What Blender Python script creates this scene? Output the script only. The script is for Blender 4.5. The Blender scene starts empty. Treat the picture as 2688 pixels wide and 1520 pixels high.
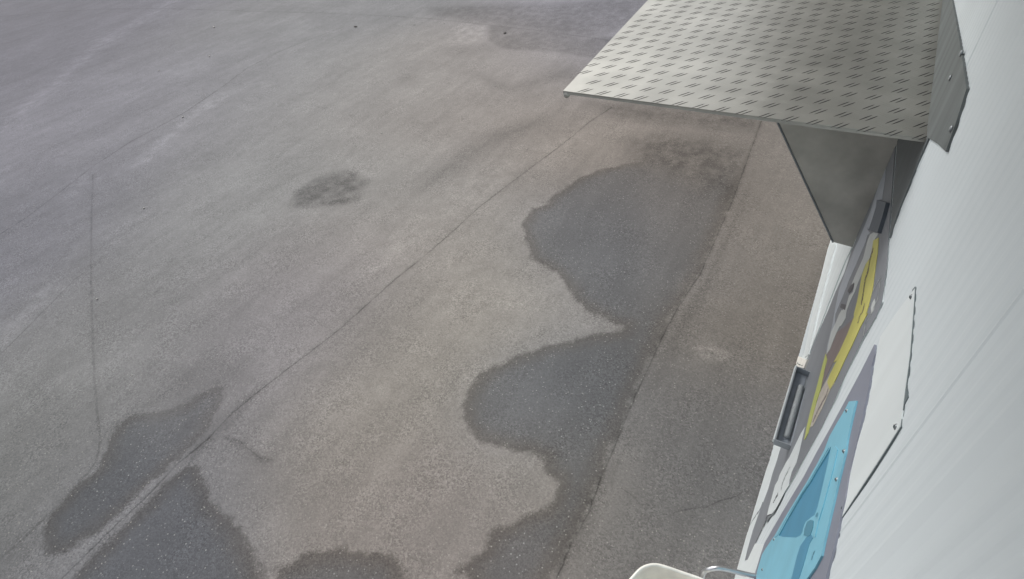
import bpy, bmesh, math, random
import numpy as np
from mathutils import Vector, Matrix
from mathutils.geometry import tessellate_polygon

# ------------------------------------------------------------------ camera, sky, sun, exposure
sc = bpy.context.scene
def basis(a, b, c):
    ca, sa, cb, sb, cc, s_ = math.cos(a), math.sin(a), math.cos(b), math.sin(b), math.cos(c), math.sin(c)
    Rx = np.array([[1, 0, 0], [0, ca, -sa], [0, sa, ca]])
    Ry = np.array([[cb, 0, sb], [0, 1, 0], [-sb, 0, cb]])
    Rz = np.array([[cc, -s_, 0], [s_, cc, 0], [0, 0, 1]])
    return Rz @ Rx @ Ry
RB = basis(.645, -.55, -2.475)          # columns: out from the wall, along the wall, down (image axes)
M3 = np.array([RB[:, 1], RB[:, 0], -RB[:, 2]])   # image axes -> world (X along wall, Y out, Z up)
H = 3.0
FPX = 1.06 * 1344
right, down, fwd = M3[:, 0], M3[:, 1], M3[:, 2]
cam_d = bpy.data.cameras.new('camera')
cam = bpy.data.objects.new('camera', cam_d)
sc.collection.objects.link(cam)
mw = Matrix.Identity(4)
for i in range(3):
    mw[i][0] = right[i]; mw[i][1] = -down[i]; mw[i][2] = -fwd[i]
mw[0][3], mw[1][3], mw[2][3] = 0, 0, H
cam.matrix_world = mw
cam_d.sensor_width = 36
cam_d.lens = FPX / 2688 * 36
cam_d.clip_start = .02
cam_d.clip_end = 1500
sc.camera = cam
sc.render.resolution_x, sc.render.resolution_y = 1024, 579

SUN_EL, SUN_AZ = math.radians(42), math.radians(58)     # azimuth measured from +X towards +Y
w = bpy.data.worlds.new('World'); sc.world = w; w.use_nodes = True
wn, wl = w.node_tree.nodes, w.node_tree.links
bg = wn['Background']
sky = wn.new('ShaderNodeTexSky'); sky.sky_type = 'NISHITA'; sky.sun_disc = False
sky.sun_elevation = SUN_EL; sky.sun_rotation = math.pi / 2 - SUN_AZ
sky.dust_density = 4; sky.air_density = 1.0; sky.ozone_density = 1.0
hs = wn.new('ShaderNodeHueSaturation'); hs.inputs['Saturation'].default_value = .22
wl.new(sky.outputs[0], hs.inputs['Color']); wl.new(hs.outputs[0], bg.inputs[0])
bg.inputs[1].default_value = .15
sun_d = bpy.data.lights.new('sun', 'SUN'); sun_d.energy = .5; sun_d.angle = math.radians(26)
sun_d.color = (1, .98, .95)
sun = bpy.data.objects.new('sun', sun_d); sc.collection.objects.link(sun)
sd_ = Vector((math.cos(SUN_EL) * math.cos(SUN_AZ), math.cos(SUN_EL) * math.sin(SUN_AZ), math.sin(SUN_EL)))
sun.rotation_euler = sd_.to_track_quat('Z', 'Y').to_euler()
sc.view_settings.view_transform = 'Standard'; sc.view_settings.look = 'None'
sc.view_settings.exposure = .27; sc.view_settings.gamma = 1

# ------------------------------------------------------------------ helpers
def ray(p):
    r = np.array([p[0] - 1344, p[1] - 760, FPX])
    return M3 @ r
def G(p, z=0.0):
    r = ray(p); t = (z - H) / r[2]
    return np.array([0, 0, H]) + r * t
NV = np.array([.0165, 1, 0]); C0 = -.215
def WP(p, off=0.0):
    r = ray(p); t = (C0 + off) / (r @ NV)
    return np.array([0, 0, H]) + r * t
def wall_pt(x, z, off=0.0):
    return np.array([x, C0 + off - .0165 * x, z])
def XP(p, X):
    r = ray(p)
    return np.array([0, 0, H]) + r * X / r[0]
def zm(o, s): return lambda *ps: [(o[0] + x / s, o[1] + y / s) for x, y in ps]
ZA = zm((2140, 560), 4.855); ZB = zm((2060, 760), 4.854); ZC = zm((1980, 900), 4.55)
ZD = zm((1920, 1120), 4.55); ZE = zm((1640, 1420), 6.131); ZF = zm((1940, 1180), 4.282)
Z2 = zm((1980, 260), 2.696); Z4 = zm((1880, 900), 2.348); Z6 = zm((2200, 600), 1.582)
IM = lambda *ps: [(x * 1.0439, y * 1.0439) for x, y in ps]

def lin(c):
    return tuple(((v / 255) / 12.92 if v / 255 <= .04045 else ((v / 255 + .055) / 1.055) ** 2.4) for v in c)
def mat(name, col, rough=.6, metal=0.0, noise=.06, nscale=30, bump=0.0, bscale=200, spec=.5, streak=False):
    m = bpy.data.materials.new(name); m.use_nodes = True
    n, l = m.node_tree.nodes, m.node_tree.links
    b = n['Principled BSDF']
    b.inputs['Roughness'].default_value = rough; b.inputs['Metallic'].default_value = metal
    b.inputs['Specular IOR Level'].default_value = spec
    tc = n.new('ShaderNodeTexCoord')
    mp = n.new('ShaderNodeMapping'); l.new(tc.outputs['Object'], mp.inputs[0])
    if streak: mp.inputs['Scale'].default_value = (1, 1, .12)
    nt = n.new('ShaderNodeTexNoise'); nt.inputs['Scale'].default_value = nscale; nt.inputs['Detail'].default_value = 6
    l.new(mp.outputs[0], nt.inputs['Vector'])
    mr = n.new('ShaderNodeMapRange'); mr.inputs[1].default_value = .3; mr.inputs[2].default_value = .7
    mr.inputs[3].default_value = 1 - noise; mr.inputs[4].default_value = 1 + noise
    l.new(nt.outputs[0], mr.inputs[0])
    mx = n.new('ShaderNodeVectorMath'); mx.operation = 'SCALE'
    mx.inputs[0].default_value = col[:3]; l.new(mr.outputs[0], mx.inputs['Scale'])
    l.new(mx.outputs[0], b.inputs['Base Color'])
    if bump:
        n2 = n.new('ShaderNodeTexNoise'); n2.inputs['Scale'].default_value = bscale; n2.inputs['Detail'].default_value = 4
        l.new(tc.outputs['Object'], n2.inputs['Vector'])
        bp = n.new('ShaderNodeBump'); bp.inputs['Strength'].default_value = bump; bp.inputs['Distance'].default_value = .002
        l.new(n2.outputs[0], bp.inputs['Height']); l.new(bp.outputs[0], b.inputs['Normal'])
    return m

def link(name, bm, m, parent=None, smooth=False):
    me = bpy.data.meshes.new(name)
    bmesh.ops.recalc_face_normals(bm, faces=bm.faces)
    bm.to_mesh(me); bm.free()
    me.materials.append(m)
    if smooth:
        for p in me.polygons: p.use_smooth = True
    o = bpy.data.objects.new(name, me); sc.collection.objects.link(o)
    if parent: o.parent = parent; o.matrix_parent_inverse = parent.matrix_world.inverted()
    return o
def tag(o, label=None, cat=None, group=None, kind=None):
    if label: o['label'] = label
    if cat: o['category'] = cat
    if group: o['group'] = group
    if kind: o['kind'] = kind
    return o
def empty(name, loc, label, cat, group=None):
    o = bpy.data.objects.new(name, None); o.location = loc; o.empty_display_size = .05
    o.matrix_world = Matrix.Translation(loc)
    sc.collection.objects.link(o)
    return tag(o, label, cat, group)
def prism(bm, front, back, holes_f=(), holes_b=()):
    """solid between two matching outlines (lists of 3-vectors), optional holes"""
    loops_f = [front] + list(holes_f); loops_b = [back] + list(holes_b)
    vf = [[bm.verts.new(Vector(p)) for p in L] for L in loops_f]
    vb = [[bm.verts.new(Vector(p)) for p in L] for L in loops_b]
    flat_f = [v for L in vf for v in L]; flat_b = [v for L in vb for v in L]
    tris = tessellate_polygon([[Vector(p) for p in L] for L in loops_f])
    for t in tris:
        try:
            bm.faces.new([flat_f[i] for i in t]); bm.faces.new([flat_b[i] for i in reversed(t)])
        except ValueError: pass
    for A, B in zip(vf, vb):
        n = len(A)
        for i in range(n):
            bm.faces.new([A[i], A[(i + 1) % n], B[(i + 1) % n], B[i]])
def wall_slab(bm, pix, off, back, holes=()):
    """outline seen at pixels pix lying on the plane `off` metres in front of the wall, solid back to `back`"""
    d = np.array([0, back - off, 0])
    f = [WP(p, off) for p in pix]; hf = [[WP(p, off) for p in h] for h in holes]
    prism(bm, f, [q + d for q in f], hf, [[q + d for q in h] for h in hf])
def slab(name, pix, off, back, m, parent=None, holes=()):
    bm = bmesh.new(); wall_slab(bm, pix, off, back, holes)
    return link(name, bm, m, parent)
def box(bm, lo, hi):
    lo, hi = np.array(lo, float), np.array(hi, float)
    vs = [bm.verts.new((x, y, z)) for x in (lo[0], hi[0]) for y in (lo[1], hi[1]) for z in (lo[2], hi[2])]
    for f in ((0, 1, 3, 2), (4, 6, 7, 5), (0, 4, 5, 1), (2, 3, 7, 6), (0, 2, 6, 4), (1, 5, 7, 3)):
        bm.faces.new([vs[i] for i in f])
def tube(bm, pts, r, n=14, closed=False, cap=True):
    pts = [Vector(p) for p in pts]; N = len(pts); rings = []
    up = Vector((.13, .27, .95))
    for i, p in enumerate(pts):
        a = pts[(i - 1) % N] if closed or i else p; b = pts[(i + 1) % N] if closed or i < N - 1 else p
        t = (b - a).normalized(); u = t.cross(up).normalized(); v = t.cross(u).normalized()
        rr = r[i] if isinstance(r, (list, tuple)) else r
        rings.append([bm.verts.new(p + rr * (math.cos(2 * math.pi * k / n) * u + math.sin(2 * math.pi * k / n) * v)) for k in range(n)])
    for i in range(N if closed else N - 1):
        A, B = rings[i], rings[(i + 1) % N]
        for k in range(n): bm.faces.new([A[k], A[(k + 1) % n], B[(k + 1) % n], B[k]])
    if cap and not closed: bm.faces.new(rings[0][::-1]); bm.faces.new(rings[-1])
def catmull(P, k=8, closed=False):
    P = [np.array(p, float) for p in P]; n = len(P); out = []
    for i in range(n if closed else n - 1):
        g = lambda j: P[j % n] if closed else P[max(0, min(n - 1, j))]
        a, b, c, d = g(i - 1), g(i), g(i + 1), g(i + 2)
        for s in range(k):
            t = s / k
            out.append(.5 * ((2 * b) + (c - a) * t + (2 * a - 5 * b + 4 * c - d) * t * t + (3 * b - 3 * c + d - a) * t ** 3))
    if not closed: out.append(P[-1])
    return out

# ------------------------------------------------------------------ the ground
def axis(lo, hi, step, far_lo, far_hi, g=1.045):
    a = list(np.arange(lo, hi + 1e-9, step)); s = step; v = a[-1]
    while v < far_hi: s *= g; v += s; a.append(v)
    s = step; v = a[0]; b = []
    while v > far_lo: s *= g; v -= s; b.append(v)
    return np.array(b[::-1] + a)
gx = axis(-.6, 6.5, .022, -300, 400); gy = axis(-.35, 6.0, .022, -300, 400)
GX, GY = np.meshgrid(gx, gy, indexing='ij')
PX, PY = GX.ravel(), GY.ravel()
NVT = len(PX)
def gpts(pix): return np.array([G(p)[:2] for p in pix])
def seg_dist(poly, closed):
    P = poly; n = len(P); best = np.full(NVT, 1e9); side = np.ones(NVT); tt = np.zeros(NVT)
    for i in range(n if closed else n - 1):
        a, b = P[i], P[(i + 1) % n]; d = b - a; L2 = d @ d + 1e-12
        t = ((PX - a[0]) * d[0] + (PY - a[1]) * d[1]) / L2; tc = np.clip(t, 0, 1)
        ds = np.hypot(PX - a[0] - tc * d[0], PY - a[1] - tc * d[1])
        m = ds < best
        best[m] = ds[m]; side[m] = np.sign(d[0] * (PY[m] - a[1]) - d[1] * (PX[m] - a[0]) + 1e-12)
        beyond = np.zeros(NVT, bool)
        if i == 0: beyond |= t < 0
        if i == n - 2: beyond |= t > 1
        tt[m] = beyond[m]
    return best, side, tt
def poly_sdf(pix):
    P = gpts(pix); d, _, _ = seg_dist(P, True)
    ins = np.zeros(NVT, bool); n = len(P)
    for i in range(n):
        a, b = P[i], P[(i + 1) % n]
        c = (a[1] > PY) != (b[1] > PY)
        with np.errstate(divide='ignore', invalid='ignore'):
            xi = (b[0] - a[0]) * (PY - a[1]) / (b[1] - a[1]) + a[0]
        ins ^= c & (PX < xi)
    return np.where(ins, -d, d)
def smooth01(x): x = np.clip(x, 0, 1); return x * x * (3 - 2 * x)

# dark damp patches with firm edges (outlines traced on the ground)
wet_polys = [
    IM((1640, 330), (1620, 380), (1612, 405), (1560, 413), (1520, 422), (1480, 435), (1440, 455), (1410, 478), (1385, 492), (1372, 512), (1335, 522), (1327, 540), (1312, 556),
       (1310, 575), (1318, 600), (1325, 625), (1333, 648), (1350, 662), (1375, 672), (1395, 685), (1418, 715), (1440, 748), (1462, 772), (1485, 788),
       (1530, 810), (1568, 820), (1560, 828), (1520, 832), (1480, 842), (1440, 852), (1400, 862), (1350, 872), (1310, 888), (1270, 902), (1235, 918), (1210, 937), (1185, 962), (1168, 990),
       (1160, 1020), (1162, 1045), (1166, 1068), (1180, 1092), (1205, 1112), (1240, 1126), (1290, 1138), (1335, 1142), (1362, 1160), (1370, 1190), (1392, 1215), (1390, 1250),
       (1370, 1272), (1335, 1282), (1300, 1298), (1265, 1315), (1238, 1332), (1215, 1365), (1195, 1390), (1165, 1415), (1140, 1430), (1135, 1445), (1165, 1440), (1180, 1460), (1160, 1560),
       (1330, 1580), (1390, 1456), (1480, 1290), (1540, 1130), (1600, 990), (1650, 880), (1700, 780), (1760, 690), (1800, 600), (1840, 510), (1880, 400), (1920, 290), (1900, 290)),
    IM((690, 1530), (683, 1437), (700, 1425), (735, 1405), (760, 1393), (800, 1380), (830, 1372), (870, 1374), (905, 1378), (950, 1383), (985, 1395), (1010, 1415), (1022, 1440), (1030, 1560)),
    IM((450, 1178), (480, 1163), (505, 1165), (518, 1190), (527, 1225), (535, 1255), (550, 1275), (585, 1300), (600, 1325), (618, 1350), (632, 1380), (655, 1420), (668, 1440), (700, 1560), (60, 1560),
       (160, 1462), (200, 1430), (235, 1395), (280, 1345), (330, 1295), (375, 1250), (410, 1215)),
    IM((570, 968), (540, 972), (500, 988), (465, 1010), (430, 1025), (385, 1030), (350, 1035), (320, 1050), (292, 1075), (270, 1105), (262, 1140), (250, 1165), (215, 1200), (180, 1228), (150, 1262),
       (122, 1295), (105, 1330), (95, 1375), (105, 1395), (140, 1398), (175, 1385), (205, 1365), (240, 1345), (275, 1320), (320, 1280), (355, 1245), (395, 1205), (430, 1172), (470, 1135), (510, 1100), (540, 1055), (560, 1010)),
]
wet = np.full(NVT, 1e3)
for i, P in enumerate(wet_polys): wet = np.minimum(wet, poly_sdf(P))
# soft stains: (outline, feather in metres, strength)
soft_list = [
    (IM((735, 510), (742, 482), (790, 452), (840, 432), (890, 425), (900, 440), (930, 455), (912, 475), (900, 505), (860, 516), (800, 520), (745, 520)), .16, 1.0),
    (IM((1080, 20), (1180, 12), (1300, 12), (1450, 8), (1640, -20), (1600, 60), (1480, 95), (1350, 76), (1225, 60), (1100, 40)), .4, .72),
    (IM((1228, 60), (1350, 78), (1480, 95), (1560, 90), (1520, 150), (1400, 130), (1260, 122), (1226, 100)), .12, .62),
    (IM((1205, 188), (1240, 200), (1290, 212), (1360, 190), (1440, 170), (1460, 200), (1380, 205), (1300, 228), (1240, 225)), .35, .5),
    (IM((1480, 255), (1640, 262), (1910, 285), (1900, 330), (1720, 318), (1640, 312), (1540, 290)), .4, .8),
    (IM((1575, 350), (1640, 335), (1740, 345), (1890, 370), (1850, 500), (1700, 450), (1620, 425), (1590, 400)), .6, .95),
    (IM((1000, 190), (1050, 192), (1045, 218), (1000, 215)), .3, .35),
    (IM((1080, 440), (1140, 390), (1240, 330), (1360, 290), (1380, 305), (1290, 350), (1200, 395), (1120, 450), (1060, 480)), .4, .6),
    (IM((450, 940), (560, 900), (640, 900), (630, 960), (560, 1000), (520, 1060), (470, 1110), (430, 1100)), .3, .42),
    (IM((590, 1010), (660, 960), (600, 1060), (480, 1160), (470, 1120), (540, 1050)), .1, .45),
    (IM((1600, 1000), (1900, 1000), (1850, 1300), (1820, 1480), (1560, 1480), (1420, 1456), (1500, 1260)), .5, .16),
    (IM((1560, 1120), (1620, 980), (1720, 780), (1780, 690), (1860, 500), (1900, 380), (1915, 390), (1880, 510), (1790, 720), (1740, 800), (1650, 980), (1580, 1130), (1500, 1310), (1430, 1456), (1400, 1456)), .14, .45),
    (IM((570, 1100), (600, 1112), (640, 1140), (685, 1158), (680, 1166), (640, 1160), (620, 1135), (590, 1120)), .06, .55),
    (IM((590, 1130), (640, 1150), (620, 1160), (590, 1145)), .12, .25),
    (IM((0, 0), (330, 0), (120, 60), (0, 90)), 3.0, .3),
    (IM((1100, 120), (1230, 105), (1240, 125), (1150, 140)), .4, .4),
]
wstr = 1 - smooth01(.5 - poly_sdf(IM((1400, 100), (2000, 100), (2000, 330), (1880, 440), (1760, 480), (1680, 450), (1610, 416), (1560, 380))) / .75)
wstr = np.minimum(wstr, 1 - .28 * smooth01(.5 - poly_sdf(IM((1620, 400), (2000, 300), (1900, 600), (1790, 720), (1650, 990), (1560, 1200), (1500, 1200), (1620, 900), (1600, 700))) / .35))
wstr *= 1 - .45 * smooth01(.5 - poly_sdf(IM((600, 930), (420, 980), (330, 1060), (400, 1130), (500, 1120), (560, 1050))) / .5)
soft = np.zeros(NVT)
for P, fe, st in soft_list:
    soft = np.maximum(soft, st * smooth01(.5 - poly_sdf(P) / fe))
light_list = [
    (IM((340, 415), (400, 360), (460, 300), (540, 240), (575, 228), (540, 262), (470, 305), (420, 360), (370, 410)), .35, .95),
    (IM((0, 830), (50, 780), (90, 735), (150, 690), (140, 730), (80, 780), (20, 850)), .4, .55),
    (IM((0, 335), (60, 272), (150, 190), (240, 112), (330, 60), (440, -10), (450, 0), (330, 68), (245, 122), (150, 200), (60, 285)), .4, 1.0),
    (IM((150, 520), (190, 460), (235, 425), (240, 440), (200, 490), (160, 530)), .3, .45),
    (IM((1750, 875), (1800, 872), (1835, 885), (1830, 905), (1795, 910), (1760, 895)), .08, 1.7),
    (IM((1150, 60), (1220, 62), (1226, 98), (1190, 108), (1130, 110)), .25, .5),
    (IM((350, 1235), (380, 1205), (400, 1205), (370, 1245), (300, 1310), (250, 1355), (210, 1400), (170, 1440), (150, 1440), (220, 1375), (290, 1310)), .12, .2),
    (IM((1010, 560), (1200, 430), (1360, 350), (1480, 300), (1480, 340), (1300, 430), (1150, 560), (1010, 650), (900, 720)), .3, .3),
    (IM((1700, 680), (1725, 680), (1715, 760), (1690, 770)), .05, .25),
    (IM((640, 1140), (760, 1000), (900, 950), (1100, 1000), (1100, 700), (1300, 650), (1450, 800), (1300, 850), (1150, 950)), .6, .2),
]
lgt = np.zeros(NVT)
for P, fe, st in light_list:
    lgt = np.maximum(lgt, st * smooth01(.5 - poly_sdf(P) / fe))
crack_list = [   # polyline, half width
    (IM((130, 1480), (210, 1400), (300, 1312), (375, 1243), (440, 1172), (520, 1106), (580, 1042), (640, 992), (700, 945), (775, 888), (850, 830), (920, 768), (990, 705), (1065, 645), (1140, 580), (1205, 520),
        (1262, 476), (1330, 425), (1380, 388), (1430, 350), (1480, 308), (1540, 268)), .008),
    (IM((-60, 1455), (0, 1405), (55, 1355), (105, 1308), (150, 1262), (182, 1225), (215, 1195), (240, 1165), (252, 1110), (245, 1050), (238, 960), (233, 870), (230, 780), (228, 700), (229, 600), (230, 520), (233, 430)), .012),
    (IM((-200, 62), (0, 42), (130, 30), (250, 23), (400, 21), (600, 27), (800, 32), (1000, 41), (1100, 48), (1220, 62), (1350, 76), (1480, 93), (1600, 112)), .02),
    (IM((-100, 650), (0, 588), (60, 550), (150, 482), (230, 420), (330, 355), (400, 318), (460, 285), (560, 217), (620, 172), (700, 130), (780, 98), (870, 65)), .011),
    (IM((0, 890), (60, 830), (130, 760), (190, 700), (250, 660)), .006),
    (IM((1560, 1225), (1590, 1245), (1612, 1268), (1640, 1272)), .004),
    (IM((1690, 1290), (1735, 1280), (1775, 1275), (1800, 1262), (1850, 1248), (1870, 1238)), .004),
    (IM((560, 1098), (600, 1108), (625, 1130), (650, 1150), (690, 1158)), .007),
    (IM((1390, 1480), (1435, 1370), (1480, 1290), (1512, 1200), (1545, 1125), (1600, 990), (1650, 880), (1700, 780), (1760, 690), (1800, 600), (1840, 510), (1880, 400), (1920, 290)), .007),
]
cracks = []
for P, hw in crack_list:
    d, s, b = seg_dist(gpts(P), False)
    cracks.append(np.where(b > 0, s * np.maximum(d, 3), s * d) / hw)
# hue of the dry surface, from point to point (dusty brown apron, cool grey yard)
tints = [((100, 100), (116, 115, 122)), ((60, 600), (119, 119, 125)), ((400, 250), (130, 129, 136)), ((700, 200), (141, 141, 140)), ((600, 500), (143, 143, 142)), ((300, 800), (132, 132, 132)),
         ((1000, 200), (148, 146, 143)), ((1200, 160), (151, 144, 138)), ((1000, 450), (147, 146, 143)), ((1200, 330), (149, 142, 136)), ((1000, 600), (148, 142, 135)), ((1200, 700), (154, 149, 141)),
         ((800, 700), (138, 134, 135)), ((650, 860), (138, 134, 136)), ((1000, 900), (146, 141, 133)), ((850, 1150), (140, 134, 127)), ((1100, 1300), (142, 135, 130)), ((100, 1100), (122, 123, 121)),
         ((400, 950), (131, 131, 131)), ((60, 1300), (105, 106, 105)), ((900, 1350), (139, 132, 127)), ((1400, 1200), (144, 139, 132)), ((1950, 600), (118, 113, 107)), ((1950, 420), (132, 126, 120)),
         ((1850, 880), (116, 110, 103)), ((1750, 1050), (114, 113, 112)), ((1700, 1350), (114, 113, 112)), ((1900, 1150), (108, 108, 109)), ((1550, 60), (144, 143, 150)), ((800, 20), (133, 133, 134)),
         ((1550, 350), (142, 134, 126)), ((1700, 500), (128, 120, 113)), ((1500, 600), (142, 142, 143)), ((1400, 1000), (138, 138, 138)), ((300, 1300), (125, 124, 128)), ((400, 1400), (126, 126, 128)),
         ((1250, 1400), (138, 132, 128)), ((1600, 1430), (114, 112, 110))]
acc = np.zeros((NVT, 3)); wsum = np.zeros(NVT)
for p, c in tints:
    q = G((p[0] * 1.0439, p[1] * 1.0439))[:2]
    sc_ = .35 + .35 * math.hypot(*q)
    wgt = np.exp(-((PX - q[0]) ** 2 + (PY - q[1]) ** 2) / (.35 * sc_) ** 2 * .5) + 1e-3 / (.3 + (PX - q[0]) ** 2 + (PY - q[1]) ** 2)
    acc += wgt[:, None] * np.array(lin(c)); wsum += wgt
tint = acc / wsum[:, None]

me = bpy.data.meshes.new('ground')
nx, ny = len(gx), len(gy)
idx = np.arange(nx * ny).reshape(nx, ny)
quads = np.stack([idx[:-1, :-1], idx[1:, :-1], idx[1:, 1:], idx[:-1, 1:]], -1).reshape(-1, 4)
me.vertices.add(NVT)
hz = .0025 * np.sin(PX * 2.1 + .7) * np.cos(PY * 1.7)
me.vertices.foreach_set('co', np.stack([PX, PY, hz - .003], -1).ravel())
me.loops.add(quads.size); me.loops.foreach_set('vertex_index', quads.ravel())
me.polygons.add(len(quads)); me.polygons.foreach_set('loop_start', np.arange(0, quads.size, 4))
me.update(); me.validate()
def fattr(name, a):
    at = me.attributes.new(name, 'FLOAT', 'POINT'); at.data.foreach_set('value', a.astype(np.float32))
fattr('wet', wet); fattr('wstr', wstr); fattr('soft', soft); fattr('lgt', lgt)
for i, c in enumerate(cracks): fattr('crack%d' % i, c)
at = me.attributes.new('tint', 'FLOAT_VECTOR', 'POINT'); at.data.foreach_set('vector', tint.astype(np.float32).ravel())
for p in me.polygons: p.use_smooth = True
ground = bpy.data.objects.new('ground', me); sc.collection.objects.link(ground); tag(ground, kind='structure')

GROUND_GAIN = .96
gm = bpy.data.materials.new('asphalt'); gm.use_nodes = True
n, l = gm.node_tree.nodes, gm.node_tree.links
bs = n['Principled BSDF']; bs.inputs['Specular IOR Level'].default_value = .25
tc = n.new('ShaderNodeTexCoord')
def attr(name):
    a = n.new('ShaderNodeAttribute'); a.attribute_name = name; return a
def noise(scale, detail=4, rough=.5, vec=None):
    t = n.new('ShaderNodeTexNoise'); t.inputs['Scale'].default_value = scale; t.inputs['Detail'].default_value = detail
    t.inputs['Roughness'].default_value = rough; l.new(vec or tc.outputs['Object'], t.inputs['Vector']); return t.outputs[0]
def M(op, a, b=None, c=None):
    t = n.new('ShaderNodeMath'); t.operation = op
    for i, v in enumerate((a, b, c)):
        if v is None: continue
        if isinstance(v, (int, float)): t.inputs[i].default_value = v
        else: l.new(v, t.inputs[i])
    return t.outputs[0]
def R(v, a, b, c, d, sm=False):
    t = n.new('ShaderNodeMapRange'); t.clamp = True
    if sm: t.interpolation_type = 'SMOOTHSTEP'
    l.new(v, t.inputs[0])
    for i, x in enumerate((a, b, c, d)): t.inputs[i + 1].default_value = x
    return t.outputs[0]
n_lo = noise(1.3, 5); n_mid = noise(7, 6, .6); n_fine = noise(70, 3, .6); n_grain = noise(170, 3, .7)
# damp mask
wd = M('ADD', attr('wet').outputs['Fac'], M('MULTIPLY', M('SUBTRACT', n_mid, .5), .13))
wd = M('ADD', wd, M('MULTIPLY', M('SUBTRACT', n_fine, .5), .06))
wmask = M('MULTIPLY', R(wd, -.04, .014, 1, 0, True), attr('wstr').outputs['Fac'])
edge = M('MULTIPLY', R(wd, -.16, -.02, 0, 1, True), wmask)          # darker brown tide line inside the edge
sm_ = M('MULTIPLY', attr('soft').outputs['Fac'], R(n_mid, .36, .6, .45, 1.25))
sm_ = M('MULTIPLY', sm_, R(n_fine, .35, .6, .75, 1.1))
lm_ = M('MULTIPLY', attr('lgt').outputs['Fac'], R(n_mid, .35, .65, .3, 1.3))
lm_ = M('MULTIPLY', lm_, R(n_fine, .35, .6, .6, 1.2))
# cracks
jit = M('MULTIPLY', M('SUBTRACT', noise(14, 5, .7), .5), .03)
cm = None
for i, (P, hw) in enumerate(crack_list):
    v = M('ABSOLUTE', M('ADD', attr('crack%d' % i).outputs['Fac'], M('DIVIDE', jit, hw)))
    core = M('MULTIPLY', R(v, .3, 1.3, 1, 0, True), (.45, .25, .22, .35, .3, .35, .32, .3, .5)[i])
    halo = M('MULTIPLY', R(v, .5, 5, 1, 0, True), (.10, .05, .04, .04, .04, .08, .08, .12, .22)[i])
    v = M('MAXIMUM', core, halo)
    cm = v if cm is None else M('MAXIMUM', cm, v)
cm = M('MULTIPLY', cm, R(noise(5, 6, .7), .36, .6, .25, 1.15))
# stones in the mix
vor = n.new('ShaderNodeTexVoronoi'); vor.inputs['Scale'].default_value = 62; l.new(tc.outputs['Object'], vor.inputs['Vector'])
sepc = n.new('ShaderNodeSeparateColor'); l.new(vor.outputs['Color'], sepc.inputs[0])
chipsel = R(sepc.outputs[0], .74, .95, 0, 1)
chip = M('MULTIPLY', R(vor.outputs['Distance'], .12, .34, 1, 0), chipsel)
vor2 = n.new('ShaderNodeTexVoronoi'); vor2.inputs['Scale'].default_value = 110; l.new(tc.outputs['Object'], vor2.inputs['Vector'])
sep2 = n.new('ShaderNodeSeparateColor'); l.new(vor2.outputs['Color'], sep2.inputs[0])
stone = R(sep2.outputs[1], 0, 1, .80, 1.20)
pit = R(M('MULTIPLY', R(sep2.outputs[0], .86, .95, 0, 1), R(vor2.outputs['Distance'], .1, .4, 1, 0)), 0, 1, 1, .68)
mps = n.new('ShaderNodeMapping'); l.new(tc.outputs['Object'], mps.inputs[0])
dcr = G(IM((1480, 308))[0]) - G(IM((300, 1312))[0])
mps.inputs['Rotation'].default_value = (0, 0, -math.atan2(dcr[1], dcr[0])); mps.inputs['Scale'].default_value = (.16, 1, 1)
mps.vector_type = 'POINT'
n_str = noise(7, 6, .65, mps.outputs[0]); n_str2 = noise(2.2, 4, .6, mps.outputs[0])
gritty = R(noise(3.1, 5, .65), .42, .62, .55, 1.35)
val = M('ADD', 1, M('MULTIPLY', M('SUBTRACT', M('MULTIPLY', stone, R(n_grain, .3, .7, .80, 1.2)), 1), gritty))
val = M('MULTIPLY', val, R(n_str, .3, .7, .93, 1.06))
val = M('MULTIPLY', val, R(n_str2, .3, .7, .94, 1.05))
val = M('MULTIPLY', val, R(n_lo, .3, .7, .91, 1.08))
val = M('MULTIPLY', val, R(n_mid, .3, .7, .93, 1.06))
val = M('MULTIPLY', val, pit)
val = M('MULTIPLY', val, M('SUBTRACT', 1, M('MULTIPLY', M('MULTIPLY', wmask, R(n_mid, .3, .7, .92, 1.08)), .42)))
val = M('MULTIPLY', val, M('SUBTRACT', 1, M('MULTIPLY', edge, .07)))
val = M('MULTIPLY', val, M('SUBTRACT', 1, M('MULTIPLY', sm_, .45)))
val = M('MULTIPLY', val, M('ADD', 1, M('MULTIPLY', lm_, .38)))
val = M('MULTIPLY', val, M('SUBTRACT', 1, cm))
# the apron beside the building is a later, slightly darker strip: handled by its tint
val = M('MULTIPLY', val, GROUND_GAIN)
vs = n.new('ShaderNodeVectorMath'); vs.operation = 'SCALE'; l.new(attr('tint').outputs['Vector'], vs.inputs[0]); l.new(val, vs.inputs['Scale'])
mixc = n.new('ShaderNodeMix'); mixc.data_type = 'RGBA'; l.new(vs.outputs[0], mixc.inputs[6]); mixc.inputs[7].default_value = (.46, .44, .40, 1)
chipf = M('MULTIPLY', chip, R(wmask, 0, 1, .5, .72)); l.new(chipf, mixc.inputs[0])
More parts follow.
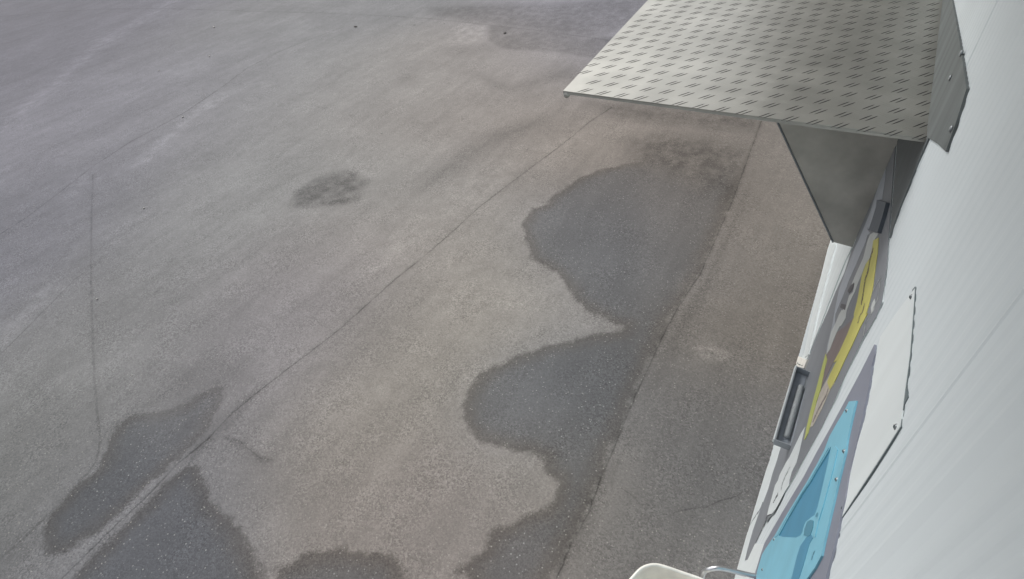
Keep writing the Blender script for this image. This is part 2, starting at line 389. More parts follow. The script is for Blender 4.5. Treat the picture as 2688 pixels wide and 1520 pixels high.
# slight brown of the tide line
mix2 = n.new('ShaderNodeMix'); mix2.data_type = 'RGBA'; mix2.blend_type = 'MULTIPLY'; l.new(mixc.outputs[2], mix2.inputs[6]); mix2.inputs[7].default_value = (1.0, .93, .85, 1)
l.new(M('MULTIPLY', edge, .8), mix2.inputs[0])
mix3 = n.new('ShaderNodeMix'); mix3.data_type = 'RGBA'; mix3.blend_type = 'MULTIPLY'; l.new(mix2.outputs[2], mix3.inputs[6]); mix3.inputs[7].default_value = (.93, .97, 1.03, 1)
l.new(wmask, mix3.inputs[0]); l.new(mix3.outputs[2], bs.inputs['Base Color'])
l.new(R(wmask, 0, 1, .92, .78), bs.inputs['Roughness'])
bp = n.new('ShaderNodeBump'); bp.inputs['Strength'].default_value = .7; bp.inputs['Distance'].default_value = .003
hgt = M('ADD', M('MULTIPLY', n_grain, .8), M('MULTIPLY', vor2.outputs['Distance'], -.6)); hgt = M('SUBTRACT', hgt, M('MULTIPLY', cm, 2))
l.new(hgt, bp.inputs['Height']); l.new(bp.outputs[0], bs.inputs['Normal'])
me.materials.append(gm)

# ------------------------------------------------------------------ materials
m_wall = mat('white_cladding', (.61, .665, .685), .5, noise=.03, nscale=6, bump=.06, bscale=500, streak=True)
m_white = mat('white_enamel', (.68, .73, .735), .45, noise=.05, nscale=14, streak=True)
m_steel = mat('mill_steel', (.46, .455, .42), .55, metal=.45, noise=.17, nscale=9)
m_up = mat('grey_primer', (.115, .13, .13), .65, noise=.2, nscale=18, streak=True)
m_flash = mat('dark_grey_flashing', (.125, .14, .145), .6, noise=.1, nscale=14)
m_alu = mat('chequer_aluminium', (.42, .415, .38), .45, metal=.8, noise=.13, nscale=7, bump=.15, bscale=260)
m_film = mat('grey_film', (.21, .225, .245), .5, noise=.06, nscale=9)
m_filmw = mat('pale_print', (.50, .53, .52), .5, noise=.06, nscale=20)
m_lilac = mat('lilac_print', (.36, .39, .43), .5, noise=.06, nscale=20)
m_yellow = mat('yellow_print', (.56, .53, .15), .5, noise=.06, nscale=20)
m_olive = mat('olive_print', (.48, .52, .15), .5, noise=.06, nscale=20)
m_cream = mat('cream_print', (.50, .46, .40), .5, noise=.14, nscale=40)
m_brown = mat('brown_print', (.23, .19, .185), .5, noise=.06, nscale=20)
m_ink = mat('dark_ink', (.10, .10, .11), .5)
m_dark = mat('dark_grey_plastic', (.12, .14, .165), .5, noise=.1)
m_mid = mat('mid_grey_plastic', (.19, .21, .225), .5, noise=.1)
m_frame = mat('violet_grey_frame', (.22, .235, .285), .5, noise=.05, nscale=12)
m_blue = mat('light_blue_plastic', (.21, .50, .63), .38, noise=.06, nscale=12)
m_blue2 = mat('smoked_blue_plastic', (.075, .28, .43), .35, noise=.06, nscale=12)
m_blue3 = mat('deep_blue_plastic', (.08, .26, .36), .35, noise=.06, nscale=12)
m_tray1 = mat('tray_grey', (.33, .36, .39), .5, noise=.1)
m_tray2 = mat('tray_liner_grey', (.36, .40, .45), .5, noise=.1)
m_tray3 = mat('tray_insert_grey', (.36, .39, .40), .6, noise=.12)
m_gask = mat('dark_gasket_gap', (.13, .16, .17), .7)
m_screw = mat('screw_metal', (.25, .27, .28), .4, metal=.6)
m_stone = mat('pale_stone', (.5, .49, .46), .8)
m_leaf = mat('dark_leaf', (.05, .045, .04), .8)
m_beige = mat('off_white_plastic', (.80, .78, .72), .5, noise=.12, nscale=14)
m_added_eave = mat('added_eave_grey', (.30, .31, .32), .6)

# ------------------------------------------------------------------ building: ribbed wall, with unseen eave and wing added
bld = empty('building', (2, C0 - .1, 0), 'white building wall of vertically ribbed metal cladding along the right side', 'building')
bm = bmesh.new()
x0, x1, per = -2.5, 14.0, .040
nper = int((x1 - x0) / per)
cols = []
prof = [(0, 0), (.30, -.0001), (.5, -.0014), (.8, -.0012)]
joints = [(.60, .006, .0018), (.43, .040, .0036), (.80, .012, .0007), (1.62 + .0, .006, .002), (-.4, .01, .004), (2.62, .01, .003), (3.62, .01, .003)]
xs = []
for k in range(nper):
    for u, dd in prof: xs.append((x0 + (k + u) * per, dd))
for jx, hw, dep in joints:
    xs = [q for q in xs if abs(q[0] - jx) > hw]
    xs += [(jx - hw, 0), (jx - hw * .35, -dep), (jx + hw * .35, -dep), (jx + hw, 0)]
xs.sort()
rows = [0.06, 1.2, 2.2, 3.115]
g_ = [[bm.verts.new(wall_pt(x, z, dd)) for z in rows] for x, dd in xs]
for i in range(len(g_) - 1):
    for j in range(len(rows) - 1): bm.faces.new([g_[i][j], g_[i + 1][j], g_[i + 1][j + 1], g_[i][j + 1]])
link('wall', bm, m_wall, bld)
bm = bmesh.new()
a, b = wall_pt(x0, 0, -.012), wall_pt(x1, 0, -.012); d = np.array([0, -6.0, 0])
prism(bm, [a, b, b + (0, 0, 3.11), a + (0, 0, 3.11)], [q + d for q in (a, b, b + (0, 0, 3.11), a + (0, 0, 3.11))])
link('wall_core', bm, m_wall, bld)
bm = bmesh.new(); box(bm, (x0 - .3, -7, 3.12), (x1 + .3, .5, 3.3)); link('added_shade_eave', bm, m_added_eave, bld)  # unseen overhang, added and set low to shade the upper wall

bm = bmesh.new(); box(bm, (7.2, -7, -.01), (11.5, 1.1, 4.6)); link('added_unseen_wing', bm, mat('added_wing_grey', (.26, .26, .25), .8), bld)  # unseen wing, added so the canopy plate reflects something dark
# ------------------------------------------------------------------ canopy of chequer plate
ZCN = 2.2
xi = G((2458, 364), ZCN)[0]; yo = G((1471, 245), ZCN)[1]
cy0 = -.247
cx0, cx1 = 1.655, 4.3
can = empty('canopy', (cx0, cy0, ZCN), 'chequer plate metal canopy projecting from the white wall above the kiosk', 'canopy')
bm = bmesh.new()
def cp(u, v, z):          # u along the wall from the near edge, v out from the wall 0..1
    y = (C0 - .0165 * (cx0 + u) + .002) * (1 - v) + v * (yo + u * .055)
    x = cx0 + u + (1 - v) * .02
    return np.array([x, y, z])
LU = cx1 - cx0
top = [cp(0, 0, ZCN), cp(0, 1, ZCN), cp(LU, 1, ZCN), cp(LU, 0, ZCN)]
prism(bm, top, [q - (0, 0, .004) for q in top])
rnd = random.Random(3)
pv = .0655; pu = .0715
def bar(bm, c, ang, L, W, hgt, mi=0):
    ca, sa = math.cos(ang), math.sin(ang)
    pts = []
    for t, wd_ in ((-1, 0), (-.6, .7), (0, 1), (.6, .7), (1, 0), (.6, -.7), (0, -1), (-.6, -.7)):
        a_, b_ = t * L / 2, wd_ * W / 2
        pts.append((c[0] + ca * a_ - sa * b_, c[1] + sa * a_ + ca * b_))
    base = [bm.verts.new((p[0], p[1], ZCN)) for p in pts]
    topv = [bm.verts.new((c[0] + ca * t * L / 2, c[1] + sa * t * L / 2, ZCN + hgt * h_)) for t, h_ in ((-.62, .8), (0, 1), (.62, .8))]
    b_ = base; t0, t1, t2 = topv
    for f in ((b_[0], b_[1], t0), (b_[1], b_[2], t1, t0), (b_[2], b_[3], t2, t1), (b_[3], b_[4], t2), (b_[4], b_[5], t2), (b_[5], b_[6], t1, t2), (b_[6], b_[7], t0, t1), (b_[7], b_[0], t0)):
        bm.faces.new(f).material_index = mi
width = yo - cy0
nu, nvv = int(2.1 / pu), int(1.25 / pv) + 2
for i in range(nu):
    for j in range(nvv):
        for kind in (0, 1):
            u = (i + .35 + (.5 if kind else 0)) * pu; y = cy0 + .02 + (j + (.5 if kind else 0)) * pv
            lim = cp(u, 1, 0)[1]
            if y > lim - .012: continue
            ang = math.radians(50 if kind == 0 else -42) if True else 0
            ang = math.radians(145) if kind == 0 else math.radians(55)
            na = (-math.sin(ang), math.cos(ang))
            for s in (-1, 1):
                o_ = (.0062 if kind == 0 else .005) * s; q = -.004 * s
                c = (cx0 + u + na[0] * o_ + math.cos(ang) * q, y + na[1] * o_ + math.sin(ang) * q)
                if c[0] < cx0 + .02: continue
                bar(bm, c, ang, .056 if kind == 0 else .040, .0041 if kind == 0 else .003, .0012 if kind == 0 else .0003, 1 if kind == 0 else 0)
plate = link('plate', bm, m_alu, can); plate.data.materials.append(mat('shade_toned_bars', (.06, .06, .058), .6, metal=.5))  # one bar direction coloured dark to stand in for shadow gaps and dirt
bm = bmesh.new()       # folded lips on the near and outer edge
t2 = [cp(0, 0, ZCN - .0045), cp(0, 1, ZCN - .0045)]
prism(bm, [t2[0], t2[1], t2[1] + (0, 0, -.007), t2[0] + (0, 0, -.007)], [q + (.003, 0, 0) for q in (t2[0], t2[1], t2[1] + (0, 0, -.007), t2[0] + (0, 0, -.007))])
link('edge_lip', bm, m_steel, can)
bm = bmesh.new()
e0, e1 = cp(0, 1, ZCN - .014), cp(LU, 1, ZCN - .014)
e0 = e0 + (.0, -.012, 0); e1 = e1 + (0, -.012, 0)
tube(bm, [e0, e1], .011, 12); link('edge_tube', bm, m_steel, can, True)
bm = bmesh.new()       # upstand against the wall
UH = .15
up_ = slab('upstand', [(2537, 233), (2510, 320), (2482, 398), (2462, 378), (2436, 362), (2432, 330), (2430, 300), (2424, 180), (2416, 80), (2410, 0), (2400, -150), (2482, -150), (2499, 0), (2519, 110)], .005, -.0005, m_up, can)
for px in ((2494, 205), (2497, 338), (2523, 140)):
    q = WP(px, .0062); bm = bmesh.new(); bmesh.ops.create_uvsphere(bm, u_segments=10, v_segments=6, radius=.008)
    for v in bm.verts: v.co = Vector((v.co.x, v.co.y * .5, v.co.z)) + Vector(q)
    link('rivet', bm, m_screw, up_, True)
# gusset under the canopy
XG = 2.36
bm = bmesh.new()
pb = XP((2190, 636), XG); pi_ = XP((2236, 649), XG); pm = XP((2036, 303), XG)
sl = (pm - pb) / (pm[2] - pb[2]); ptop = pb + sl * (ZCN - .006 - pb[2])
inner = cy0 - .012
outl = [pb, np.array([XG, inner - .005, pi_[2]]), np.array([XG, inner - .005, ZCN - .006]), ptop]
prism(bm, outl, [q + (.004, 0, 0) for q in outl])
gus = link('gusset', bm, m_steel, can)
bm = bmesh.new()
eo = [pb + (-.004, .002, 0), ptop + (-.004, .002, 0), ptop + (.022, .002, 0), pb + (.022, .002, 0)]
prism(bm, eo, [q + (0, .006, -.002) for q in eo]); link('gusset_flange', bm, m_mid, can)

# ------------------------------------------------------------------ kiosk with the printed front
kio = empty('vending_kiosk', wall_pt(2.0, 0, .01), 'flat wall kiosk with grey printed front and yellow diagonal stripe under the canopy', 'vending kiosk')
O1 = .002
strip_l = [(2300, 832), (2266, 888), (2245, 931), (2215, 995), (2191, 1052), (2158, 1120), (2118, 1192), (2078, 1263), (2039, 1324), (2001, 1388), (1984, 1425)]
kbase = [(2182, 633), (2141, 781), (2108, 938)]
front = [(2357, 340), (2353, 353), (2343, 468), (2334, 594), (2327, 698), (2322, 736), (2315, 793)] + strip_l[:-1] + \
        ZD((330, 1250), (290, 1330), (130, 1335), (125, 1312), (200, 1140), (290, 930), (340, 760), (420, 500), (475, 350), (535, 190)) + [(2060, 1070), (2108, 938), (2141, 781), (2172, 655), (2184, 620), (2230, 340)]
slab('front_panel', front, O1, -.0006, m_white, kio)
film = [(2357, 338), (2353, 353), (2343, 468), (2334, 594), (2327, 698), (2322, 736), (2314, 794)] + [(x - 1, y) for x, y in strip_l] + \
       ZF((95, 1235), (60, 1248), (100, 1060), (160, 870), (215, 700)) + ZD((380, 900), (440, 740), (490, 560), (545, 400), (575, 290)) + \
       ZC((300, 1300), (430, 900), (570, 380), (600, 260), (640, 190), (760, -60)) + ZB((290, 890), (350, 740), (440, 520), (560, 250), (650, 20)) + ZA((370, 760), (460, 480), (520, 330)) + [(2305, 420), (2340, 338)]
slab('printed_film', film, O1 + .0008, O1 + .0001, m_film, kio)
O2, O3, O4 = O1 + .0014, O1 + .0019, O1 + .0024
slab('print_shape', Z2((935, 425), (925, 560), (905, 710), (862, 716), (800, 925)) + ZA((700, 250), (662, 285), (640, 370), (560, 560), (500, 700), (420, 880), (400, 940), (340, 1090), (300, 1180), (255, 1290), (250, 1400), (240, 1456)) +
     ZB((560, 770), (525, 830), (545, 700), (600, 480)) + ZA((250, 1230), (300, 980), (380, 760), (480, 500), (600, 230)) + Z2((820, 800), (860, 670)), O2, O1 + .0009, m_lilac, kio)
slab('print_shape', ZA((668, 340), (700, 270), (745, 240), (808, 255), (760, 330), (735, 400), (700, 560), (640, 650), (590, 780), (540, 900), (505, 1000), (440, 1130), (400, 1240), (385, 1340), (345, 1410)) +
     ZB((720, 460), (700, 470), (655, 560), (630, 620), (575, 760), (530, 830), (590, 540), (650, 420), (690, 320), (725, 260)) + ZA((345, 1240), (395, 1170), (430, 1050), (480, 1000), (500, 890), (455, 930), (480, 860), (540, 720), (610, 570)), O3, O1 + .0009, m_filmw, kio)
slab('print_mark', ZA((330, 1150), (395, 1165), (378, 1232), (315, 1200)), O4, O3 + .0002, m_ink, kio)
slab('print_mark', ZA((445, 925), (495, 880), (480, 960), (430, 1020), (410, 990)), O4, O3 + .0002, m_ink, kio)
slab('brown_shape', ZC((850, 130), (930, 0)) + ZB((560, 760), (640, 620), (640, 560), (770, 470), (900, 330), (790, 600), (700, 790), (600, 960), (520, 1130)) + ZC((800, 540), (775, 575), (820, 330)), O2, O1 + .0009, m_brown, kio)
yel = ZA((740, 345), (806, 310), (792, 500), (760, 720), (725, 980), (690, 1130), (640, 1300)) + ZB((1055, 300), (960, 480), (860, 700), (760, 905), (680, 1080), (610, 1220)) + ZC((950, 470), (900, 560)) + \
      ZC((870, 470), (900, 380), (985, 210)) + ZB((620, 930), (700, 780), (790, 580), (880, 350)) + ZA((490, 1290), (530, 1130), (565, 950), (595, 780), (645, 645), (705, 555))
slab('yellow_stripe', yel, O4, O1 + .0009, m_yellow, kio)
slab('cream_shape', ZC((900, 385), (960, 480), (905, 560), (800, 800), (700, 990), (665, 1010), (720, 800), (780, 600), (860, 450)), O3, O1 + .0009, m_cream, kio)
slab('olive_stripe', ZC((852, 130), (868, 200), (835, 330), (790, 560), (740, 700), (690, 900), (640, 1080), (605, 1150), (595, 1160), (625, 1000), (660, 850), (715, 640), (770, 430), (820, 240)), O4, O1 + .0009, m_olive, kio)
def scrawl(name, pix, wpx, off, parent, seed=1, m=m_ink):
    """a thin printed line of lettering, too worn to read"""
    r_ = random.Random(seed); P = catmull(pix, 5); L, Rr = [], []
    for i, p in enumerate(P):
        q = P[min(i + 1, len(P) - 1)] - P[max(i - 1, 0)]; q = q / (np.hypot(*q) + 1e-6); nn = np.array([-q[1], q[0]])
        w_ = wpx * r_.uniform(.25, 1.2); j = wpx * r_.uniform(-.5, .5)
        L.append(tuple(p + nn * (j + w_))); Rr.append(tuple(p + nn * (j - w_)))
    bm = bmesh.new()
    vl = [bm.verts.new(WP(p, off)) for p in L]; vr = [bm.verts.new(WP(p, off)) for p in Rr]
    for i in range(len(vl) - 1): bm.faces.new([vl[i], vl[i + 1], vr[i + 1], vr[i]])
    bmesh.ops.solidify(bm, geom=bm.faces[:], thickness=.0003)
    return link(name, bm, m, parent)
scrawl('lettering', ZA((738, 440), (728, 480), (700, 570), (688, 640), (665, 760), (640, 830), (628, 900), (612, 1000), (602, 1080), (585, 1165)), 1.5, O4 + .0004, kio, 1, m_brown)
scrawl('lettering', ZA((630, 1150), (600, 1260), (570, 1300), (552, 1370), (543, 1400)), 1.1, O4 + .0004, kio, 2, m_brown)
scrawl('lettering', ZC((882, 545), (850, 640), (800, 730), (770, 790), (730, 870), (700, 950)), 1.2, O3 + .0004, kio, 3, m_brown)
scrawl('outline_mark', ZA((835, 810), (780, 900), (735, 990), (705, 1100), (690, 1180)), .9, O2, kio, 4, m_filmw)
scrawl('outline_mark', ZA((835, 810), (820, 930), (795, 1080), (745, 1200), (700, 1300), (640, 1420)) + ZB((1000, 590),), .9, O2, kio, 5, m_filmw)
scrawl('outline_mark', ZB((1045, 260), (1020, 440), (998, 590)), .8, O2, kio, 6, m_filmw)
slab('leaf_mark', ZA((755, 1088), (765, 1130), (740, 1240), (712, 1285), (708, 1200), (725, 1140)), O2, O1 + .0009, m_filmw, kio)
lw = ZD((880, 0), (830, 75), (775, 190), (730, 285), (690, 370), (650, 430), (575, 575), (555, 640), (520, 700), (480, 850), (445, 970), (425, 1056), (480, 1040), (530, 980), (580, 890), (640, 770), (685, 700), (692, 640), (720, 540), (775, 430), (810, 300), (850, 120))
slab('pale_shape', lw, O2, O1 + .0009, m_white, kio)
scrawl('lettering', ZD((558, 790), (530, 850), (515, 880), (500, 912)), 1.6, O2 + .0004, kio, 8)
scrawl('outline_mark', ZD((700, 480), (640, 600), (610, 680), (590, 760)), .8, O2 + .0004, kio, 9, m_film)
scrawl('outline_mark', ZD((480, 1045), (425, 1070), (405, 1140), (372, 1198)), 1.0, O2 + .0002, kio, 10)
slab('curl_shape', ZD((640, 770), (580, 880), (510, 1030), (440, 1110), (420, 1150), (425, 1075), (485, 1042), (580, 900)), O1 + .0011, O1 + .0009, m_mid, kio)
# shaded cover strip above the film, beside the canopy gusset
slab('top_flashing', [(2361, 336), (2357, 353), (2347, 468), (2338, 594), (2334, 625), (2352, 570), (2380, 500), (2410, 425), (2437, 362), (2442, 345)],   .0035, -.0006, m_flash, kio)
# folded skirting and cable trim on the white part under the gusset
sk = Z2((640, 1042), (690, 1050), (640, 1150), (520, 1456)) + ZB((410, 560), (285, 880), (265, 880), (400, 530)) + Z2((500, 1440), (600, 1200))
slab('trim_strip', sk, .007, O1 + .0005, m_white, kio)
slab('skirting', [(2184, 640), (2194, 642), (2150, 805), (2122, 930), (2112, 938), (2141, 781)], .010, -.0006, m_white, kio)
# trough under the stripe
ztr = WP(ZC((440, 1230))[0], .003)[2]
tr = [G(q, ztr) for q in ZC((505, 275), (245, 1155), (440, 1230), (680, 350))]
tray = empty('tray', tuple(tr[2]), None, None); tray.parent = kio; tray.matrix_parent_inverse = kio.matrix_world.inverted()
def ins(P, d):
    c = sum(P) / len(P); out = []
    for i, p in enumerate(P):
        a_ = P[i - 1] - p; b_ = P[(i + 1) % len(P)] - p
        out.append(p + (a_ / np.linalg.norm(a_) + b_ / np.linalg.norm(b_)) * d)
    return out
bpy.data.objects.remove(tray)
dep = .036; dv = np.array([0, 0, -dep])
bm = bmesh.new()
ii = ins(tr, .0035); bot = [q + dv for q in tr]; ibot = [q + dv + (0, 0, .004) for q in ii]
V = lambda L: [bm.verts.new(Vector(q)) for q in L]
a_, b_, c_, d_ = V(tr), V(ii), V(ibot), V(bot)
for i in range(4):
    j = (i + 1) % 4
    bm.faces.new([a_[i], a_[j], b_[j], b_[i]]); bm.faces.new([b_[i], b_[j], c_[j], c_[i]]); bm.faces.new([a_[i], d_[i], d_[j], a_[j]])
bm.faces.new(c_); bm.faces.new(d_)
tray = link('tray', bm, m_tray1, kio)
bm = bmesh.new()     # pale outer lip
q0, q1 = tr[0], tr[1]
prism(bm, [q0 + (0, .001, .001), q1 + (0, .001, .001), q1 + (0, .006, .001), q0 + (0, .006, .001)], [q + (0, 0, -.02) for q in (q0 + (0, .001, .001), q1 + (0, .001, .001), q1 + (0, .006, .001), q0 + (0, .006, .001))])
link('tray_lip', bm, m_white, tray)
bm = bmesh.new()     # liner with a rounded recess
L0 = ins(tr, .012); lo = [q + (0, 0, -dep + .006) for q in L0]
prism(bm, lo, [q - (0, 0, .002) for q in lo]); link('tray_liner', bm, m_tray2, tray)
e_ = [tr[3] + (0, 0, -.004), tr[2] + (0, 0, -.004)]
bm = bmesh.new()
u_ = (tr[3] - tr[2]) / np.linalg.norm(tr[3] - tr[2]); o_ = np.array([-u_[1], u_[0], 0]) * 1.0
ca_ = tr[2] + u_ * .045 + o_ * .022 + (0, 0, -.026); cb_ = tr[3] - u_ * .07 + o_ * .022 + (0, 0, -.026)
tube(bm, [ca_, ca_ + (cb_ - ca_) * .03, ca_ + (cb_ - ca_) * .97, cb_], [.004, .012, .012, .004], 14); link('tray_insert', bm, m_tray3, tray, True)
# small lamp box high on the film
bx = Z2((868, 712), (932, 732), (905, 830), (868, 946), (802, 925), (835, 830))
hi = [WP(p, .014) for p in Z2((862, 712), (800, 925))]
bm = bmesh.new()
fr = [WP(p, .014) for p in Z2((868, 712), (860, 760), (820, 870), (802, 925), (870, 946), (905, 835), (932, 732))]
prism(bm, fr, [q + (0, -.011, 0) for q in fr]); lb = link('lamp_box', bm, m_dark, kio)
slab('bezel', Z2((866, 714), (848, 725), (826, 800), (808, 900), (806, 922), (812, 915), (840, 830), (862, 760)), .0146, .0141, m_lilac, lb)
# bracket with mortar lumps between skirting and trough
slab('end_bracket', ZC((525, 160), (600, 195), (630, 200), (590, 300), (510, 280), (500, 240)), .012, -.0006, m_beige, kio)
scrawl('bracket_gap', ZC((510, 240), (545, 262), (582, 270)), 1.6, .0125, kio, 12, m_gask)

# ------------------------------------------------------------------ white ribbed strip base and second unit
skb = empty('base_panel', wall_pt(1.3, 0, .012), 'white sheet metal base panel at the foot of the wall by the steel tube', 'panel')
bp_pix = ZD((140, 1340), (350, 985), (150, 1500)) 
bp2 = ZD((340, 1000), (250, 1250), (180, 1500)) + ZF((62, 1252), (95, 1240), (180, 1055), (285, 1065), (245, 1170), (185, 1370), (170, 1500), (100, 1800), (-200, 1800), (-100, 1450)) + [(1928, 1492), (1951, 1420)] + ZD((150, 1335),)
slab('sheet', bp2, .0035, -.0006, m_white, skb)
scrawl('sheet_edge', ZD((375, 900), (345, 975), (260, 1110), (180, 1240), (130, 1325)), .9, O1 + .0005, kio, 14, m_gask)

disp = empty('dispenser', wall_pt(.85, .6, .01), 'light blue moulded dispenser panel in a violet grey frame on the wall', 'dispenser')
strip_r = [(2295, 904), (2258, 978), (2222, 1045), (2179, 1124), (2144, 1186), (2109, 1252), (2069, 1318), (2032, 1381), (2006, 1427)]
fb = strip_r + ZF((245, 1170), (185, 1370), (150, 1560), (120, 1900), (700, 1900), (900, 1620), (970, 1456), (1060, 1120), (1130, 800), (1190, 560), (1240, 250), (1300, 0)) + [(2262, 1100), (2281, 1012), (2288, 960), (2296, 930)]
slab('frame', fb, .004, -.0006, m_frame, disp)
blue_out = ZC((1215, 690), (1130, 700), (1080, 800), (985, 960), (900, 1110)) + ZF((960, 0), (860, 190), (750, 380), (620, 590), (500, 790), (400, 965), (300, 1110), (258, 1180), (200, 1380), (180, 1560), (150, 1880), (600, 1880), (760, 1456), (850, 1330), (925, 1190), (960, 1020), (1000, 850), (1050, 640), (1100, 420), (1150, 220), (1195, 30)) + ZC((1110, 1150), (1165, 900))
recess = ZF((1040, -60), (985, 70), (900, 190), (800, 360), (700, 510), (600, 680), (520, 820), (445, 965), (480, 985), (640, 1005), (690, 975), (720, 930), (735, 880), (760, 820), (800, 785), (860, 745), (885, 640), (930, 450), (970, 280), (1020, 110))
recess = ZF((1035, -40), (960, 90), (880, 220), (800, 360), (700, 510), (600, 680), (520, 820), (445, 965), (490, 982), (640, 990), (690, 965), (712, 930), (722, 880), (750, 810), (800, 770), (850, 735), (885, 640), (930, 450), (985, 210))
slab('bezel', blue_out, .008, .0042, m_blue, disp, [recess])
slab('recess', ZF((1050, -70), (440, 990), (700, 1010), (900, 700)), .0050, .0042, m_blue2, disp)
slab('recess_lip', ZF((960, 0), (1005, -20), (960, 60), (860, 230), (760, 400), (640, 590), (520, 790), (430, 965), (405, 985), (500, 790), (620, 590), (750, 380), (860, 190)), .0092, .0082, m_blue, disp)
slab('slot', ZF((800, 790), (835, 800), (830, 870), (800, 960), (770, 978), (725, 962), (735, 890), (765, 810)), .0090, .0082, m_blue3, disp)
slab('lower_groove', ZF((755, 985), (815, 960), (830, 990), (790, 1060), (740, 1240), (690, 1400), (600, 1640), (540, 1600), (600, 1400), (650, 1200), (690, 1080)), .0086, .0082, m_blue2, disp)
slab('side_rib', ZF((1075, -40), (1105, 0), (1060, 200), (1000, 420), (940, 640), (890, 800), (850, 980), (830, 960), (880, 760), (900, 640), (960, 380), (1010, 180)), .0100, .0082, m_blue, disp)
slab('slot', ZF((880, 705), (888, 712), (878, 752), (858, 756), (862, 730)), .0106, .0101, m_blue3, disp)
def ring_screw(pix, r, off, parent):
    q = WP(pix, off); bm = bmesh.new()
    bmesh.ops.create_cone(bm, cap_ends=True, segments=16, radius1=r, radius2=r * .8, depth=.002)
    for v in bm.verts: v.co = Vector((v.co.x, v.co.z, v.co.y)) + Vector(q)
    s = link('screw', bm, m_screw, parent)
    bm = bmesh.new(); bmesh.ops.create_cone(bm, cap_ends=True, segments=12, radius1=r * .45, radius2=r * .45, depth=.001)
    for v in bm.verts: v.co = Vector((v.co.x, v.co.z, v.co.y)) + Vector(q) + Vector((0, .002, 0))
    link('screw_socket', bm, m_gask, s); return s
for p in ZF((392, 1010), (260, 1350), (1175, 18), (1092, 335)) + ZC((1100, 810), ): ring_screw(p, .005, .0090, disp)
scrawl('seam_line', ZF((850, 1140), (825, 1190), (815, 1240)), .8, .0088, disp, 21, m_blue3)

# ------------------------------------------------------------------ cover plate
cov = empty('cover_plate', tuple(WP((2290, 1200), .002)), 'flat white cover plate screwed to the ribbed wall above the blue dispenser', 'cover plate')
cp_pix = [(2401, 757), (2396, 830), (2388, 930), (2376, 1020), (2363, 1119), (2330, 1172), (2289, 1236), (2208, 1360), (2214, 1325), (2246, 1180), (2270, 1100), (2288, 1012), (2299, 935), (2310, 885), (2350, 825)]
def shift(P, dx, dy): return [(x + dx, y + dy) for x, y in P]
slab('plate', cp_pix, .0018, -.0005, m_white, cov)
gk = [(2402, 752), (2403, 758), (2398, 830), (2391, 930), (2379, 1018), (2384, 1042), (2373, 1062), (2368, 1085), (2365, 1121), (2332, 1174), (2291, 1238), (2207, 1364), (2208, 1350), (2289, 1228), (2355, 1119), (2370, 1000), (2395, 760)]
slab('gasket_gap_shade', gk, .0012, -.0005, m_gask, cov)  # dark strip colours in the shadow gap along the plate, with its gasket
for p in ((2391, 779), (2350, 1120), (2212, 1334)): ring_screw(p, .0055, .0026, cov)

# ------------------------------------------------------------------ steel tube and tub at the bottom
bm = bmesh.new()
zt = .93
tp = [G(ZE((2170, 580))[0], zt)] + [G(ZE(p)[0], zt) for p in ((1950, 535), (1750, 485), (1600, 450), (1470, 440))] + [G(ZE((1370, 455))[0], zt - .01), G(ZE((1300, 480))[0], zt - .03), G(ZE((1262, 520))[0], zt - .07), G(ZE((1250, 580))[0], zt - .16)]
tube(bm, catmull(tp, 6), .0085, 16)
rail = link('steel_tube', bm, m_screw, None, True)
tag(rail, 'bent round steel tube sticking out of the wall beside the blue dispenser', 'tube')
m_tube = mat('brushed_tube_metal', (.62, .63, .65), .3, metal=.9); rail.data.materials[0] = m_tube

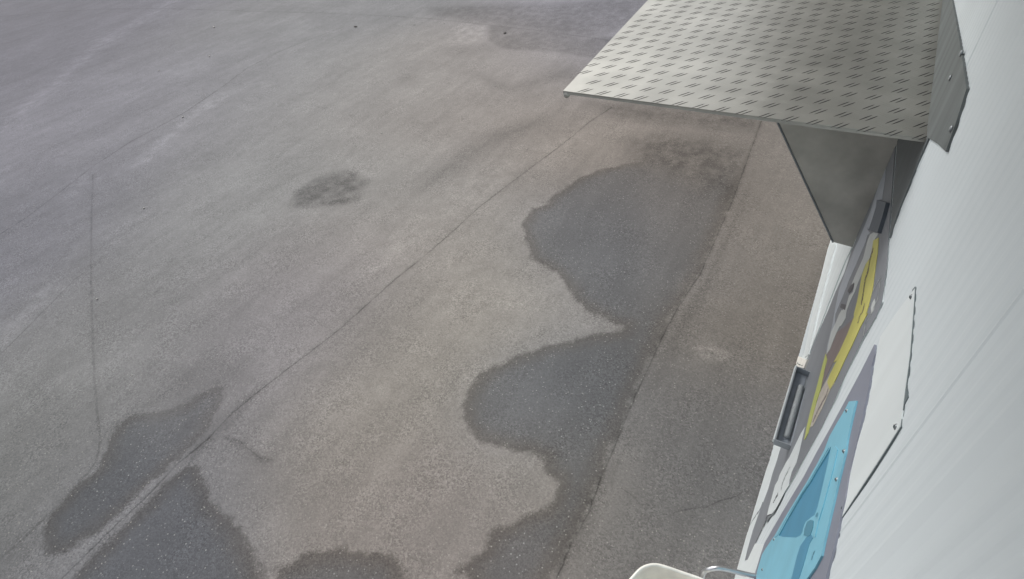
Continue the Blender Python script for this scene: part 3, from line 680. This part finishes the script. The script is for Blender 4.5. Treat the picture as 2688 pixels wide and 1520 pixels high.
zb = .86
rim = [G(ZE(p)[0], zb) for p in ((-250, 1150), (-90, 850), (120, 600), (285, 440), (480, 388), (680, 432), (950, 525), (1200, 612), (1500, 740), (1640, 920), (1500, 1350), (900, 1650), (100, 1520))]
rc = catmull(rim, 8, True)
cen = sum(rc) / len(rc)
tub = empty('tub', (cen[0], cen[1], 0), 'off white plastic tub with a rounded rim cut off by the bottom edge', 'tub')
bm = bmesh.new(); tube(bm, rc, .0065, 10, closed=True); link('rim', bm, m_beige, tub, True)
bm = bmesh.new(); rings = []
for k, (s, z) in enumerate(((1.0, zb), (.97, zb - .03), (.90, .45), (.84, .02), (.80, .004), (.80, .012), (.88, .45), (.955, zb - .03), (.985, zb - .002))):
    rings.append([bm.verts.new(Vector((cen[0] + (q[0] - cen[0]) * s, cen[1] + (q[1] - cen[1]) * s, z))) for q in rc])
inner_k = 5
# inner basin is shallow
for v in rings[5]: v.co.z = zb - .16
for v in rings[6]: v.co.z = zb - .10
for A_, B_ in zip(rings[:-1], rings[1:]):
    if A_ is rings[4]: continue
    for i in range(len(A_)): bm.faces.new([A_[i], A_[(i + 1) % len(A_)], B_[(i + 1) % len(A_)], B_[i]])
bm.faces.new(rings[4]); bm.faces.new(rings[5])
link('body', bm, m_beige, tub, True)

# ------------------------------------------------------------------ litter on the ground
rnd = random.Random(11)
def blob(name, p, r, m, label, group, flat=.5, stretch=1.0, ang=0):
    bm = bmesh.new(); bmesh.ops.create_icosphere(bm, subdivisions=2, radius=1)
    q = G((p[0] * 1.0439, p[1] * 1.0439))
    for v in bm.verts:
        j = 1 + rnd.uniform(-.18, .18)
        x, y, z = v.co.x * r * stretch * j, v.co.y * r * j, v.co.z * r * flat * j
        v.co = Vector((x * math.cos(ang) - y * math.sin(ang), x * math.sin(ang) + y * math.cos(ang), z))
    o = link(name, bm, m, None, True); o.location = (q[0], q[1], r * flat * .7)
    tag(o, label, 'leaf' if 'leaf' in name else 'pebble', group)
for p, r in (((894, 67), .035), ((1270, 83), .035), ((1042, 63), .014), ((1117, 60), .012)):
    blob('dead_leaf', p, r * .7, m_leaf, 'dark dead leaf scrap lying on the far asphalt', 'leaf scraps on the far asphalt', .25, 1.7, rnd.uniform(0, 3))
for p, r in (((562, 72), .03), ((550, 148), .02), ((417, 186), .018), ((480, 308), .02), ((1023, 45), .018), ((1002, 350), .012), ((378, 547), .016), ((255, 785), .012), ((347, 985), .008), ((1300, 226), .012)):
    blob('pebble', (p[0] / 1.0439, p[1] / 1.0439), r * .62, m_stone, 'small pale pebble lying loose on the asphalt', 'loose pebbles on the asphalt', .6, 1.2, rnd.uniform(0, 3))
blob('lump_of_mortar', (2018, 888), .022, m_leaf, 'brown crumbled lump at the wall foot beside the grey trough', None, .8)
